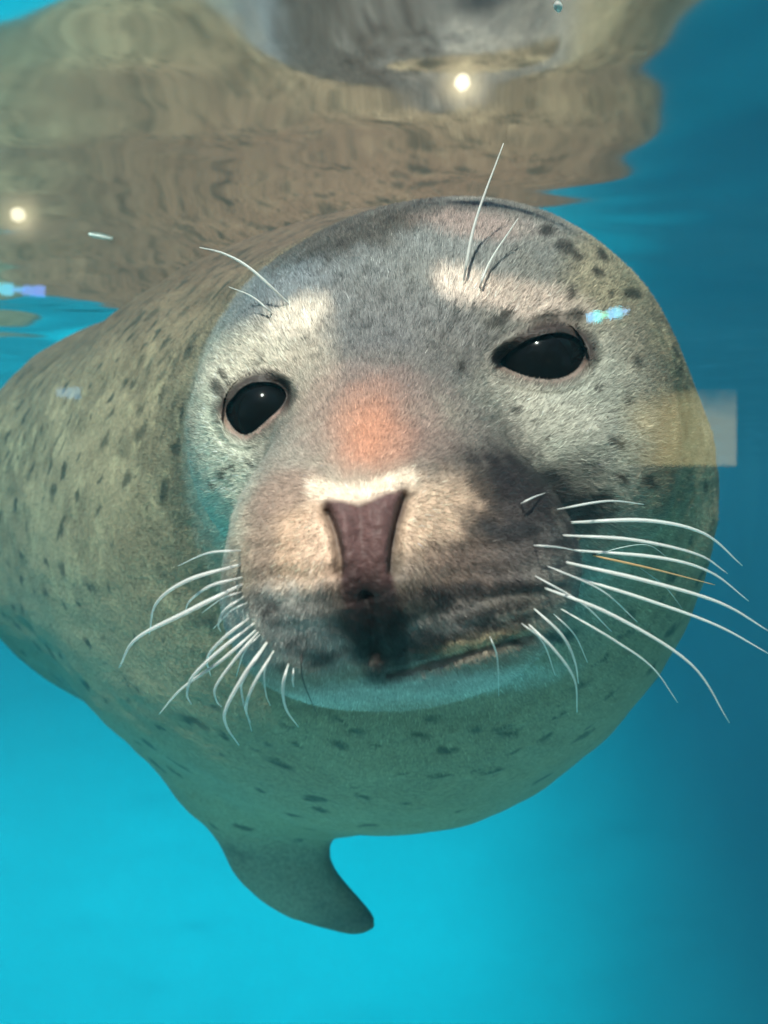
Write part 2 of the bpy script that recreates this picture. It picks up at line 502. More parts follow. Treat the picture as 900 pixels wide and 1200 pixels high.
# markings ---------------------------------------------------------------------------
nV = len(V)
C = np.tile(srgb(148, 131, 106), (nV, 1))
n1 = fbm(V, 9, 3, 31); n2 = fbm(V, 40, 3, 37); n3 = fbm(V, 140, 2, 41)
def blend(wt, color):
    global C
    wt = np.clip(wt, 0, 1)[:, None]
    C = C * (1 - wt) + np.array(color) * wt
blend(.35 * sstep(-.2, .6, n1), srgb(166, 150, 122))
blend((.2 + .4 * sstep(-.16, .10, V[:, 2])) * sstep(.3, -.35, n2 + .5 * n1), srgb(100, 89, 72))
upw = sstep(-.16, .10, V[:, 2])
blend((.08 + .34 * upw) * sstep(.05, .5, fbm(V, 75, 4, 91)), srgb(206, 186, 150))
belly = sstep(.0, -.30, V[:, 2]) * sstep(.7, .9, d0)
blend(.5 * belly, srgb(158, 152, 126))
blend(.85 * sstep(.06, .22, V[:, 2] + .03 * n1) * sstep(.62, .8, d0), srgb(106, 85, 70))     # darker back
# flecks over the trunk
body_v = np.where((d0 > .60) & (px0 > -150) & (px0 < 1000) & (py0 > -400) & (py0 < 1250))[0]
spot = np.zeros(nV)
fp = V[body_v]
cand = rng.permutation(body_v)
jit = fp + .008 * np.stack([fbm(fp, 95, 3, 51), fbm(fp, 95, 3, 52), fbm(fp, 95, 3, 53)], -1)
frag = fbm(fp, 230, 2, 57)
taken = []
xo = np.argsort(jit[:, 0]); jx = jit[xo, 0]
for i in cand[:22000]:
    p = V[i]; x, y = px0[i], py0[i]
    upper = 1 / (1 + math.exp(-(560 - y + .12 * (x - 300)) / 70.0))
    leftw = 1 / (1 + math.exp((x - 330) / 60.0))
    mind = .0105 + .036 * (1 - upper) * (1 - .3 * leftw)
    if random.random() > .35 + .65 * upper: continue
    if taken and (((np.array(taken) - p) ** 2).sum(1) < mind * mind).any(): continue
    taken.append(p)
    if len(taken) > 2200: break
    ang = math.radians(55 * leftw * upper + 8 + random.uniform(-25, 25))
    dirv = np.array([math.cos(ang), 0, math.sin(ang)])
    nn = N0[i]; tdir = dirv - nn * (dirv @ nn); tdir /= np.linalg.norm(tdir) + 1e-9
    bdir = np.cross(nn, tdir)
    L = .0035 + .0095 * random.random() ** 1.5 * (1.2 if upper < .5 else 1.0); W = L * random.uniform(.35, .65)
    near = xo[np.searchsorted(jx, p[0] - 2 * L):np.searchsorted(jx, p[0] + 2 * L)]
    near = near[np.abs(jit[near] - p).max(1) < L * 2]
    r = jit[near] - p
    e = np.sqrt((r @ tdir / L) ** 2 + (r @ bdir / W) ** 2 + (r @ nn / (L * 2)) ** 2)
    st = random.uniform(.5, 1.0) if upper > .5 else random.uniform(.75, 1.0)
    spot[body_v[near]] = np.maximum(spot[body_v[near]], st * sstep(1.2, .5, e + .45 * frag[near]))
for x, y, Lpx, an in [(330,898,17,-30),(372,938,17,0),(395,842,13,-35),(398,870,12,-10),(495,862,14,-5),(525,880,12,5),(560,853,9,0),(600,858,13,8),(545,818,10,10),(640,862,14,20),(598,880,12,15),(518,910,10,10),
                     (312,875,9,-10),(307,930,9,0),(205,895,13,-50),(345,872,11,-40),(425,935,9,-5),(735,745,12,25),(700,778,12,30),(682,803,14,25),(655,838,12,20),(765,655,10,40),(775,705,10,35),(760,565,10,40),(260,860,12,-60),(150,800,10,-60),(690,850,9,25),(560,905,7,5),(470,905,7,0),(440,870,8,-10),(365,822,10,-50)]:
    p, nn = hit(x, y); L = Lpx * p[1] / F; W = L * .5; a_ = math.radians(an)
    tdir = np.array([math.cos(a_), 0, math.sin(a_)]); tdir -= nn * (tdir @ nn); tdir /= np.linalg.norm(tdir); bdir = np.cross(nn, tdir)
    near = np.where(np.abs(jit - p).max(1) < .05)[0]; rr = jit[near] - p
    e = np.sqrt((rr @ tdir / L) ** 2 + (rr @ bdir / W) ** 2 + (rr @ nn / (L * 3)) ** 2)
    spot[body_v[near]] = np.maximum(spot[body_v[near]], .9 * sstep(1.25, .5, e + .35 * frag[near]))
blend(spot * .9, srgb(58, 58, 50))

# the face
hw = head & (d0 < .68)
def paint(cx, cy, rx, ry, ang, color, s=1.0, rag=.35, hard=.5, nz=None):
    """a coat marking or painted-in shade, centred on the spot of the head seen at photo pixel (cx, cy)"""
    global C
    sel = np.where(hw & (np.abs(px0 - cx) < 2.2 * max(rx, ry)) & (np.abs(py0 - cy) < 2.2 * max(rx, ry)))[0]
    if len(sel) == 0: return
    a_ = math.radians(ang); dx, dy = px0[sel] - cx, py0[sel] - cy
    u = (dx * math.cos(a_) + dy * math.sin(a_)) / rx; v = (-dx * math.sin(a_) + dy * math.cos(a_)) / ry
    e = np.sqrt(u * u + v * v) + rag * (n2[sel] * .7 + n3[sel] * .5 if nz is None else nz[sel])
    wt = (s * sstep(1 + hard, 1 - hard, e))[:, None]
    C[sel] = C[sel] * (1 - wt) + np.array(color) * wt
def paint_line(line, width, color, s=1.0, rag=.3, dmax=.6):
    global C
    sel = np.where(hw & (d0 < dmax))[0]
    e = seg_dist(q2[sel], line) / width + rag * (n2[sel] * .7 + n3[sel] * .5)
    wt = (s * sstep(1.4, .5, e))[:, None]
    C[sel] = C[sel] * (1 - wt) + np.array(color) * wt
pep = sstep(.0, .45, fbm(V, 250, 3, 101))
CREAM = srgb(218, 206, 188); PALE = srgb(196, 190, 172); GREY = srgb(114, 110, 107); DARK = srgb(62, 56, 52)
BLUEG = srgb(124, 133, 140); MID = srgb(104, 98, 94)
fw = sstep(.70, .60, d0) * hw
blend(.9 * fw * sstep(800, 690, px0), srgb(160, 152, 138))
paint(430, 330, 190, 90, -10, BLUEG, .85)
paint(480, 400, 130, 90, 0, GREY, .8)
paint(560, 300, 150, 60, 8, srgb(128, 128, 124), .7)
paint(400, 275, 120, 24, -14, srgb(78, 70, 60), .8, .7)
paint(520, 250, 110, 14, 0, srgb(74, 66, 58), .45, .9)
paint(560, 266, 62, 16, 6, srgb(166, 146, 138), .85)
paint(715, 320, 50, 60, 40, srgb(168, 154, 122), .6)
paint(675, 495, 70, 100, 0, srgb(160, 162, 150), .75, .5, .6)
paint(265, 530, 40, 110, 0, srgb(205, 206, 188), .9)
paint(300, 420, 60, 34, -28, CREAM, .8)
paint(345, 375, 38, 20, -25, srgb(232, 216, 200), .95)
paint(360, 440, 34, 50, 20, srgb(196, 180, 162), .7)
paint(545, 338, 34, 22, 20, srgb(236, 216, 202), .95)
paint(615, 352, 70, 22, 12, srgb(214, 192, 178), .8)
paint(590, 470, 40, 60, 30, srgb(186, 178, 164), .6)
paint(650, 490, 70, 26, 10, srgb(190, 184, 170), .6)
paint(330, 540, 36, 56, 20, srgb(150, 140, 130), .6)
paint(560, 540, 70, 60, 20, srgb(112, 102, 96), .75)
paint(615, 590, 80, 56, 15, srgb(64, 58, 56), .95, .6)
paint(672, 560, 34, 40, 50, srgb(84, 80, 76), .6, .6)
paint(435, 490, 84, 62, 0, srgb(144, 116, 106), .7)
paint(434, 510, 34, 40, 0, srgb(200, 134, 102), .62, .3, .9)
paint(350, 640, 62, 66, 0, srgb(216, 184, 158), .95)
paint(376, 650, 24, 52, 0, srgb(226, 196, 172), .8)
paint(308, 640, 20, 60, 0, srgb(150, 134, 122), .7)
paint(520, 610, 56, 46, -20, srgb(222, 192, 166), .95)
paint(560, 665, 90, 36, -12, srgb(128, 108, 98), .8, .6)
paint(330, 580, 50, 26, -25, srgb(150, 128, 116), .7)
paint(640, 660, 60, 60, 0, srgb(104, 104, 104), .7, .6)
paint(345, 735, 75, 45, 20, srgb(192, 192, 186), .9, .6)
paint(420, 750, 130, 34, 0, srgb(150, 150, 147), .8, .7)
paint(444, 735, 34, 50, 0, srgb(38, 34, 34), .95, .5)
paint(540, 735, 60, 34, -10, srgb(112, 110, 108), .8, .6)
paint(560, 752, 60, 12, -12, srgb(196, 176, 140), .8)
paint(480, 805, 150, 16, -6, srgb(190, 194, 188), .9)
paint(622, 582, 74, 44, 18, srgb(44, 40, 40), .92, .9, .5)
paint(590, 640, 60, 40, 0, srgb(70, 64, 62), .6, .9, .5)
for (x, y, rx, ry, an) in [(300,700,26,12,20),(330,715,30,12,10),(370,710,26,14,-20),(395,735,20,16,0),(370,765,24,8,10),(500,705,30,16,0),(530,690,34,8,-8),(590,690,40,8,-10),(600,710,40,7,-10),(640,690,30,7,-12),(575,735,26,9,-10),(500,755,22,18,0),(470,780,10,16,0),
                          (650,640,26,8,-10),(600,625,30,10,-14),(560,620,16,10,0),(640,560,20,12,20),(680,590,24,14,30)]:
    paint(x, y, rx, ry, an, srgb(42, 42, 43), .45 if x < 420 else .8, .9)
paint_line([(372, 573), (395, 580), (420, 584), (446, 574), (476, 562)], 13, srgb(238, 216, 194), .95)
# small dark flecks on the face
for (x, y, r, an) in [(256,455,10,70),(262,440,7,60),(262,555,7,100),(272,548,6,70),(250,570,5,70),(295,545,4,60),(580,378,15,-20),(592,368,8,10),(640,378,18,-12),(672,372,14,10),(540,430,9,60),
                      (605,482,9,10),(745,425,9,70),(722,520,10,40),(700,455,6,50),(735,470,7,60),(640,515,5,10),(700,320,9,40),(705,300,9,60),(740,345,11,20),(660,290,12,20),(640,272,11,15),(676,300,8,45),(715,345,6,60),(725,560,9,30),(712,585,9,10),(760,565,10,40),(668,345,8,90)]:
    paint(x, y, r, r * .6, an, srgb(50, 46, 42), .85, .5, .35)
# eyelids, nose leather and painted nose shadow
for poly, k in ((eye_R, 0), (eye_L, 1)):
    sel = np.where(hw)[0]; sd = poly_sd(q2[sel], poly)
    wt = sstep(22, 8, sd + 5 * n2[sel]) * .55
    C[sel] = C[sel] * (1 - wt[:, None]) + srgb(92, 78, 70) * wt[:, None]
    wt = sstep(15, 7, sd + 3 * n2[sel]) * .95 * (1 - .6 * sstep(poly[:, 1].mean(), poly[:, 1].mean() + 20, py0[sel]))
    C[sel] = C[sel] * (1 - wt[:, None]) + srgb(56, 45, 42) * wt[:, None]
    wt = np.exp(-((sd - 4) / 3.0) ** 2) * (.35 + .3 * k) * sstep(poly[:, 1].mean() - 5, poly[:, 1].mean() + 15, py0[sel])
    C[sel] = C[sel] * (1 - wt[:, None]) + srgb(168, 134, 124) * wt[:, None]
    C[sel[sd < 1]] = srgb(30, 24, 22)
sel = np.where(hw & (d0 < .5))[0]; sd = poly_sd(q2[sel], nose_poly)
wt = sstep(6, -5, sd + 4 * n3[sel])[:, None]
C[sel] = C[sel] * (1 - wt) + srgb(94, 70, 68) * wt
for ln in (nostril_L, nostril_R):
    paint_line(ln, 7, srgb(50, 36, 33), .7, .35, .5)
paint(430, 704, 44, 40, 0, srgb(42, 32, 31), .92, .3, .7)  # shadow on the lower nose put into the colour
paint_line(mouth, 4, srgb(60, 54, 52), .25, .3, .56)
for _ in range(38):
    x = random.uniform(300, 660); y = 735 + random.uniform(-38, 38) - .08 * (x - 450)
    paint(x, y, random.uniform(8, 20), random.uniform(3.5, 7), random.uniform(-30, 10), srgb(46, 46, 47), random.uniform(.4, .8), .9, .5)
paint(442, 738, 34, 46, 0, srgb(30, 27, 27), .95, .6, .5)
paint(446, 790, 22, 12, 0, srgb(70, 70, 68), .9, .4, .5)

C[hw] = C[hw] * np.array([1.03, 1.0, .98])
crown = hw * sstep(470, 390, py0 + .10 * (px0 - 480)) * (.45 + .55 * sstep(140, 60, np.abs(px0 - 450)))
C *= (1 - .45 * pep * crown)[:, None]                 # pepper-and-salt flecking of the crown
# flipper is darker skin
fz = sstep(955, 1010, py0) * sstep(.80, .9, d0) * (px0 < 500)
blend(.75 * fz, srgb(118, 116, 104))
blend(.6 * sstep(1050, 1085, py0 + .25 * (px0 - 400) + 12 * n2) * (fz > 0), srgb(62, 60, 56))
nrand = rng.normal(0, 1, nV)

# materials
m_coat = bpy.data.materials.new('seal_coat'); m_coat.use_nodes = True
n = m_coat.node_tree.nodes; l = m_coat.node_tree.links; b = n['Principled BSDF']
at = n.new('ShaderNodeAttribute'); at.attribute_name = 'coat'
tc = n.new('ShaderNodeTexCoord')
tx = n.new('ShaderNodeTexNoise'); tx.inputs['Scale'].default_value = 260; tx.inputs['Detail'].default_value = 3
l.new(tc.outputs['Object'], tx.inputs['Vector'])
mr = n.new('ShaderNodeMapRange'); mr.inputs['From Min'].default_value = .3; mr.inputs['From Max'].default_value = .7
mr.inputs['To Min'].default_value = .78; mr.inputs['To Max'].default_value = 1.18
l.new(tx.outputs['Fac'], mr.inputs['Value'])
mm_ = n.new('ShaderNodeVectorMath'); mm_.operation = 'SCALE'
l.new(at.outputs['Color'], mm_.inputs[0]); l.new(mr.outputs[0], mm_.inputs['Scale'])
l.new(mm_.outputs[0], b.inputs['Base Color'])
b.inputs['Roughness'].default_value = .55; b.inputs['Specular IOR Level'].default_value = .22
bp = n.new('ShaderNodeBump'); bp.inputs['Strength'].default_value = .35; bp.inputs['Distance'].default_value = .004
l.new(tx.outputs['Fac'], bp.inputs['Height']); l.new(bp.outputs['Normal'], b.inputs['Normal'])

m_fur = bpy.data.materials.new('seal_fur'); m_fur.use_nodes = True
n = m_fur.node_tree.nodes; l = m_fur.node_tree.links; b = n['Principled BSDF']
at = n.new('ShaderNodeAttribute'); at.attribute_name = 'coat'
l.new(at.outputs['Color'], b.inputs['Base Color'])
b.inputs['Roughness'].default_value = .5; b.inputs['Specular IOR Level'].default_value = .25

m_eye = mat('seal_eye', (0.004, 0.0035, 0.0035), .12, spec=.09)
def whisker_mat(name, rgb):
    m = bpy.data.materials.new(name); m.use_nodes = True
    n = m.node_tree.nodes; l = m.node_tree.links; b = n['Principled BSDF']
    b.inputs['Base Color'].default_value = (*rgb, 1); b.inputs['Roughness'].default_value = .35
    tl = n.new('ShaderNodeBsdfTranslucent'); tl.inputs['Color'].default_value = (*rgb, 1)
    mx = n.new('ShaderNodeMixShader'); mx.inputs['Fac'].default_value = .45
    l.new(b.outputs[0], mx.inputs[1]); l.new(tl.outputs[0], mx.inputs[2]); l.new(mx.outputs[0], n['Material Output'].inputs['Surface'])
    return m
m_whisk = whisker_mat('whisker', (0.90, 0.88, 0.84))
m_whisk_o = whisker_mat('whisker_amber', (0.80, 0.50, 0.26))
m_whisk_d = whisker_mat('whisker_dark', (0.10, 0.09, 0.08))

seal = bpy.data.objects.new('seal', None); col.objects.link(seal)
seal.location = tuple(P(330, 990, 1.0)); seal.empty_display_size = .1
tag(seal, 'grey spotted seal with white whiskers swimming up to the window and looking out', 'seal')
inv = -np.array(seal.location)
body = tri_mesh('body', V + inv, T, m_coat, seal)
ca = body.data.color_attributes.new('coat', 'FLOAT_COLOR', 'POINT')
ca.data.foreach_set('color', np.hstack([np.clip(C, 0, 1), np.ones((nV, 1))]).astype(np.float32).ravel())

# eyes
def sphere(name, c, r, mt, parent, nu=48, nv=32):
    VV = [(0, 0, r)]; FF = []
    for i in range(1, nv):
        th = math.pi * i / nv
        for j in range(nu):
            ph = 2 * math.pi * j / nu
            VV.append((r * math.sin(th) * math.cos(ph), r * math.sin(th) * math.sin(ph), r * math.cos(th)))
    VV.append((0, 0, -r))
    for j in range(nu):
        FF.append((0, 1 + j, 1 + (j + 1) % nu))
        FF.append((len(VV) - 1, 1 + (nv - 2) * nu + (j + 1) % nu, 1 + (nv - 2) * nu + j))
        for i in range(nv - 2):
            a_, b_ = 1 + i * nu + j, 1 + i * nu + (j + 1) % nu
            FF.append((a_, a_ + nu, b_ + nu, b_))
    o = new_mesh(name, VV, FF, mt, parent); o.location = tuple(c)
    return o
for cen, re, vd, poly in eyes:
    sphere('eye', cen + inv, re, m_eye, seal)

# fur on the head: short flat hairs lying back from the nose
tv = V[T]; ta = np.cross(tv[:, 1] - tv[:, 0], tv[:, 2] - tv[:, 0])
area = .5 * np.linalg.norm(ta, axis=1); tn = ta / (2 * area[:, None] + 1e-12)
tcen = tv.mean(1); tpx, tpy = pix(tcen)
wfur = (tcen[:, 1] < .66 + .10 * rng.random(len(T))) & ((tn * tcen).sum(1) < .25 * np.linalg.norm(tcen, axis=1))
wt = area * wfur
wt *= np.clip(.62 / tcen[:, 1], .7, 2.0) ** 2
tq = np.stack([tpx, tpy], -1)
for poly, gap in ((eye_R, 7), (eye_L, 7), (nose_poly, 1.5)):
    lo, hi = poly.min(0) - 10, poly.max(0) + 10
    cs_ = np.where(wfur & (tcen[:, 1] < .6) & (tq > lo).all(1) & (tq < hi).all(1))[0]
    wt[cs_[poly_sd(tq[cs_], poly) < gap]] = 0
NF = 300000
pick = rng.choice(len(T), NF, p=wt / wt.sum())
r1, r2 = rng.random(NF), rng.random(NF); fl_ = r1 + r2 > 1; r1[fl_] = 1 - r1[fl_]; r2[fl_] = 1 - r2[fl_]
bw = np.stack([1 - r1 - r2, r1, r2], -1)[..., None]
root = (tv[pick] * bw).sum(1)
nv_ = np.empty((nV, 3)); body.data.vertices.foreach_get('normal', nn_buf := np.empty(nV * 3, np.float32)); nv_ = nn_buf.reshape(-1, 3).astype(float)
fn = (nv_[T[pick]] * bw).sum(1); fn /= np.linalg.norm(fn, axis=1, keepdims=True) + 1e-9
fc = (C[T[pick]] * bw).sum(1)
flow = root - P(432, 600, .385)
flow += .02 * np.stack([fbm(root, 22, 2, 61), fbm(root, 22, 2, 62), fbm(root, 22, 2, 63)], -1)
flow -= fn * (flow * fn).sum(1, keepdims=True); flow /= np.linalg.norm(flow, axis=1, keepdims=True) + 1e-9
flow += rng.normal(0, .22, (NF, 3)); flow -= fn * (flow * fn).sum(1, keepdims=True); flow /= np.linalg.norm(flow, axis=1, keepdims=True) + 1e-9
muz = np.exp(-(((root[:, 1] - .38) / .06) ** 2))
ln_ = rng.uniform(.0030, .0062, NF) * (1 - .35 * muz)
lift = rng.uniform(.12, .40, NF)
tipd = flow * np.cos(lift)[:, None] + fn * np.sin(lift)[:, None]
side = np.cross(tipd, fn); side /= np.linalg.norm(side, axis=1, keepdims=True) + 1e-9
wd = rng.uniform(.00012, .00025, NF)[:, None] * (root[:, 1:2] / .5)
FV = np.stack([root - side * wd - fn * .0004, root + side * wd - fn * .0004, root + tipd * ln_[:, None]], 1).reshape(-1, 3)
FT = np.arange(NF * 3).reshape(-1, 3)
fur = tri_mesh('fur', FV + inv, FT, m_fur, body); tag(fur, kind='stuff')
var = np.exp(rng.normal(-.02, .33, NF))[:, None]
var *= np.where(rng.random(NF) < .18 * sstep(560, 420, 600 - root[:, 2] / root[:, 1] * F), .5, 1.0)[:, None]
fcol = np.clip(fc * var, 0, .92)
ca = fur.data.color_attributes.new('coat', 'FLOAT_COLOR', 'POINT')
ca.data.foreach_set('color', np.repeat(np.hstack([fcol, np.ones((NF, 1))]), 3, axis=0).astype(np.float32).ravel())
cn = fn * .8 + rng.normal(0, .16, (NF, 3)) + tipd * .10; cn /= np.linalg.norm(cn, axis=1, keepdims=True)
cna = fur.data.attributes.new('custom_normal', 'FLOAT_VECTOR', 'POINT')
cna.data.foreach_set('vector', np.repeat(cn, 3, axis=0).astype(np.float32).ravel())

# whiskers
def tube(name, pts, radii, mt, parent, seg=6):
    pts = np.array(pts); VV = []; FF = []
    for i, p in enumerate(pts):
        t = pts[min(i + 1, len(pts) - 1)] - pts[max(i - 1, 0)]; t /= np.linalg.norm(t)
        a_ = np.cross(t, [0, 1, .01]); a_ /= np.linalg.norm(a_); b_ = np.cross(t, a_)
        for k in range(seg):
            an = 2 * math.pi * k / seg
            VV.append(p + radii[i] * (math.cos(an) * a_ + math.sin(an) * b_))
    for i in range(len(pts) - 1):
        for k in range(seg):
            k2 = (k + 1) % seg
            FF.append((i * seg + k, i * seg + k2, (i + 1) * seg + k2, (i + 1) * seg + k))
    FF.append(tuple(range(seg))[::-1]); FF.append(tuple((len(pts) - 1) * seg + k for k in range(seg)))
    return new_mesh(name, VV, FF, mt, parent)
def spline(ctrl, n=22):
    c = np.array(ctrl, float); c = np.vstack([2 * c[0] - c[1], c, 2 * c[-1] - c[-2]])
    out = []; m = len(c) - 3
    for i in range(m):
        p0, p1, p2, p3 = c[i:i + 4]
        for t in np.linspace(0, 1, max(2, n // m), endpoint=False):
            out.append(.5 * ((2 * p1) + (-p0 + p2) * t + (2 * p0 - 5 * p1 + 4 * p2 - p3) * t * t + (-p0 + 3 * p1 - 3 * p2 + p3) * t ** 3))
    out.append(c[-2]); return np.array(out)
WL = [([(485,135),(370,145),(265,190)],.32),([(485,185),(300,240),(190,320),(165,430)],.55),([(490,230),(380,260),(310,310),(290,350)],.42),
      ([(490,255),(300,350),(120,445),(60,545)],.66),([(490,280),(420,305),(350,355)],.26),([(497,298),(430,345),(408,395),(416,420)],.40),
      ([(510,318),(450,350),(390,410)],.28),([(520,370),(430,440),(370,510),(380,575)],.48),([(535,390),(420,480),(320,575),(298,640),(312,675)],.50),
      ([(540,415),(420,520),(280,620),(200,710)],.48),([(550,420),(480,500),(400,610),(400,660),(418,685)],.42),([(555,430),(500,490),(470,580)],.26),
      ([(580,455),(500,570),(435,690),(435,750),(480,820)],.56),([(583,455),(500,580),(490,640),(525,770)],.40),([(605,485),(530,610),(505,690),(520,740)],.46),
      ([(600,490),(570,560),(575,640),(590,680)],.26),([(655,530),(635,610),(645,690),(688,755)],.46),([(672,545),(670,600),(678,625)],.28)]
WR = [([(240,152),(400,125),(515,135)],.34),([(280,192),(520,185),(700,225),(820,325)],.60),([(255,231),(480,245),(680,290),(775,350)],.48),
      ([(290,277),(560,300),(720,345),(840,435)],.48),([(260,312),(520,372),(750,440),(905,530)],.58),([(280,355),(520,430),(740,510),(905,600)],.50),
      ([(195,390),(420,480),(660,630),(780,812)],.50),([(250,455),(420,555),(540,640),(620,750)],.34),([(150,500),(240,590),(300,680),(308,780)],.40),
      ([(165,450),(260,540),(300,620),(312,690)],.40),([(165,350),(320,440),(415,530)],.30),([(200,320),(380,400),(495,500)],.28),
      ([(340,300),(450,268),(530,262),(590,302)],.16),([(500,330),(580,390),(635,460)],.18),([(130,500),(200,560),(240,665)],.26),([(230,470),(300,540),(340,625)],.22),
      ([(35,540),(60,610),(65,730)],.22),([(130,135),(175,112),(220,97)],.30),([(165,262),(250,268),(330,285)],.28)]
wlist = [([(120 + x / 3, 600 + y / 3) for x, y in c], wpx, -1, m_whisk) for c, wpx in WL]
k7 = 340 / 900
wlist += [([(560 + x * k7, 540 + y * k7) for x, y in c], wpx, 1, m_whisk) for c, wpx in WR]
wlist.append(([(560 + x * k7, 540 + y * k7) for x, y in [(340, 290), (540, 335), (735, 385)]], .46, 1, m_whisk_o))
wlist.append(([(353, 765), (355, 797), (373, 840)], .22, -1, m_whisk_d))
wlist += [([(542, 336), (557, 260), (590, 168)], .58, 0, m_whisk), ([(560, 342), (575, 305), (607, 256)], .46, 0, m_whisk),
          ([(345, 362), (295, 316), (262, 297), (234, 290)], .56, 0, m_whisk), ([(322, 370), (296, 348), (268, 336)], .36, 0, m_whisk)]
for ctrl, rmm, sidew, mt in wlist:
    rp, rn = hit(ctrl[0][0] + (7 if sidew < 0 else 0), ctrl[0][1])
    dr = rp[1]
    pp = spline(ctrl)
    tt = np.linspace(0, 1, len(pp))
    dd = dr + .003 - .011 * sstep(0, .16, tt) + .036 * tt ** 1.3 - .006 * np.sin(np.pi * tt)
    if sidew == 0: dd = dr + .002 - .007 * sstep(0, .2, tt) + .010 * tt
    pts = [P(x, y, d) for (x, y), d in zip(pp, dd)]
    p_in = pts[0] + .007 * (pts[0] - pts[2]) / np.linalg.norm(pts[0] - pts[2]) + np.array([0, .004, 0])
    pts = [p_in] + pts
    rad = 1.5 * rmm * 1e-3 * np.concatenate([[.55], (1.05 - .75 * tt ** 1.6) * (.6 + .4 * sstep(0, .3, tt))])
    o = tube('whisker', np.array(pts) + inv, rad, mt, seal)
    if mt is m_whisk_o: o['label'] = 'amber brown whisker among the white ones'

# ------------------------------------------------------------------ viewing place on the dry side (seen in the window as reflections)
YW = -2.5
def mirror(px, py):            # where a thing on the back wall stands, from the pixel of its reflection in the pane
    D = 2 * (YG - .05) - YW
    return (px - 450) / F * D, (600 - py) / F * D
tag(box('walkway', (-4, YW, -1.72), (4, YG - .06, -1.6), m_conc), kind='structure')
tag(box('rear_wall', (-4, YW - .25, -1.6), (4, YW, 1.75), mat('dark_render', (0.05, 0.055, 0.06), .9, noise=.2, nscale=3)),
    'dark rendered wall behind the viewing place', 'wall')
tag(box('window_parapet', (-4, YG - .16, -1.6), (4, YG + .06, -1.1), m_conc), 'low concrete parapet under the viewing window', 'wall')
for x0, x1 in ((-4, -1.6), (1.6, 4)):
    tag(box('window_pier', (x0, YG - .16, -1.1), (x1, YG + .06, .62), m_conc), 'concrete pier at the end of the viewing window by the ' + ('seal\'s back' if x0 < 0 else 'blue deep end'), 'wall', 'piers holding the window')
def emis(name, rgb, s):
    m = bpy.data.materials.new(name); m.use_nodes = True
    n = m.node_tree.nodes; b = n['Principled BSDF']
    b.inputs['Base Color'].default_value = (*rgb, 1); b.inputs['Emission Color'].default_value = (*rgb, 1); b.inputs['Emission Strength'].default_value = s
    return m
m_black = mat('lamp_housing', (.03, .03, .03), .5)
def glow_disc(name, r, rgb, s, parent):
    """dished reflector of a lamp: brightest by the bulb, fading to the rim"""
    m = emis('halo_glow', rgb, s); n = m.node_tree.nodes; l = m.node_tree.links; b = n['Principled BSDF']
    tc = n.new('ShaderNodeTexCoord'); ln = n.new('ShaderNodeVectorMath'); ln.operation = 'LENGTH'; l.new(tc.outputs['Object'], ln.inputs[0])
    mr = n.new('ShaderNodeMapRange'); mr.inputs['From Min'].default_value = 0; mr.inputs['From Max'].default_value = r
    mr.inputs['To Min'].default_value = 1; mr.inputs['To Max'].default_value = 0; l.new(ln.outputs['Value'], mr.inputs['Value'])
    pw = n.new('ShaderNodeMath'); pw.operation = 'POWER'; pw.inputs[1].default_value = 2.6; l.new(mr.outputs[0], pw.inputs[0])
    mu = n.new('ShaderNodeMath'); mu.operation = 'MULTIPLY'; mu.inputs[1].default_value = s; l.new(pw.outputs[0], mu.inputs[0])
    l.new(mu.outputs[0], b.inputs['Emission Strength']); b.inputs['Base Color'].default_value = (.1, .1, .1, 1)
    VV = [(0, 0, 0)]; FF = []
    for i, (k, dy) in enumerate(((.35, .004), (.7, .014), (1, .03))):
        for j in range(32):
            a_ = 2 * math.pi * j / 32; VV.append((k * r * 1.5 * math.cos(a_), dy, k * r * .8 * math.sin(a_)))
    for j in range(32):
        j2 = (j + 1) % 32; FF.append((0, 1 + j2, 1 + j))
        for i in range(2): FF.append((1 + i * 32 + j, 1 + i * 32 + j2, 33 + i * 32 + j2, 33 + i * 32 + j))
    o = new_mesh(name, VV, FF, m, parent); return o
for (px, py, r, s, lab) in ((540, 106, .022, 28, 'round wall lamp in a wide reflector, mirrored in the window above the seal\'s head'),
                            (29, 258, .020, 20, 'small round wall lamp, mirrored in the window above the seal\'s back')):
    x, z = mirror(px, py)
    t = bpy.data.objects.new('wall_lamp', None); col.objects.link(t); t.location = (x, YW, z)
    tag(t, lab, 'lamp')
    box('lamp_bracket', (-.05, 0, -.05), (.05, .03, .05), m_black, t)
    g = glow_disc('lamp_halo', r * 6, (1.0, .84, .50), s * .6, t); g.location = (0, .035, 0)  # soft halo round the lamp, painted as a fading glow
    sphere('lamp_globe', (0, .04 + r * .8, 0), r, emis('lamp_glow', (1.0, .90, .62), s), t, 24, 16)

# lit board on the rear wall: its pale face shows as a beige oblong in the pane
x0, z1 = mirror(722, 458); x1, z0 = mirror(858, 546)
brd = bpy.data.objects.new('lit_board', None); col.objects.link(brd); brd.location = (x0, YW, z0)
tag(brd, 'beige backlit board, mirrored in the window beside the seal\'s whiskered cheek', 'board')
m_brd = emis('board_glow', (1.0, .78, .34), 2.4)
n = m_brd.node_tree.nodes; l = m_brd.node_tree.links; b = n['Principled BSDF']
tc = n.new('ShaderNodeTexCoord'); tx = n.new('ShaderNodeTexNoise'); tx.inputs['Scale'].default_value = 7; tx.inputs['Detail'].default_value = 3
l.new(tc.outputs['Object'], tx.inputs['Vector'])
sx = n.new('ShaderNodeSeparateXYZ'); l.new(tc.outputs['Object'], sx.inputs[0])
ma = n.new('ShaderNodeMath'); ma.operation = 'MULTIPLY_ADD'; ma.inputs[1].default_value = .22; l.new(tx.outputs['Fac'], ma.inputs[0]); l.new(sx.outputs['X'], ma.inputs[2])
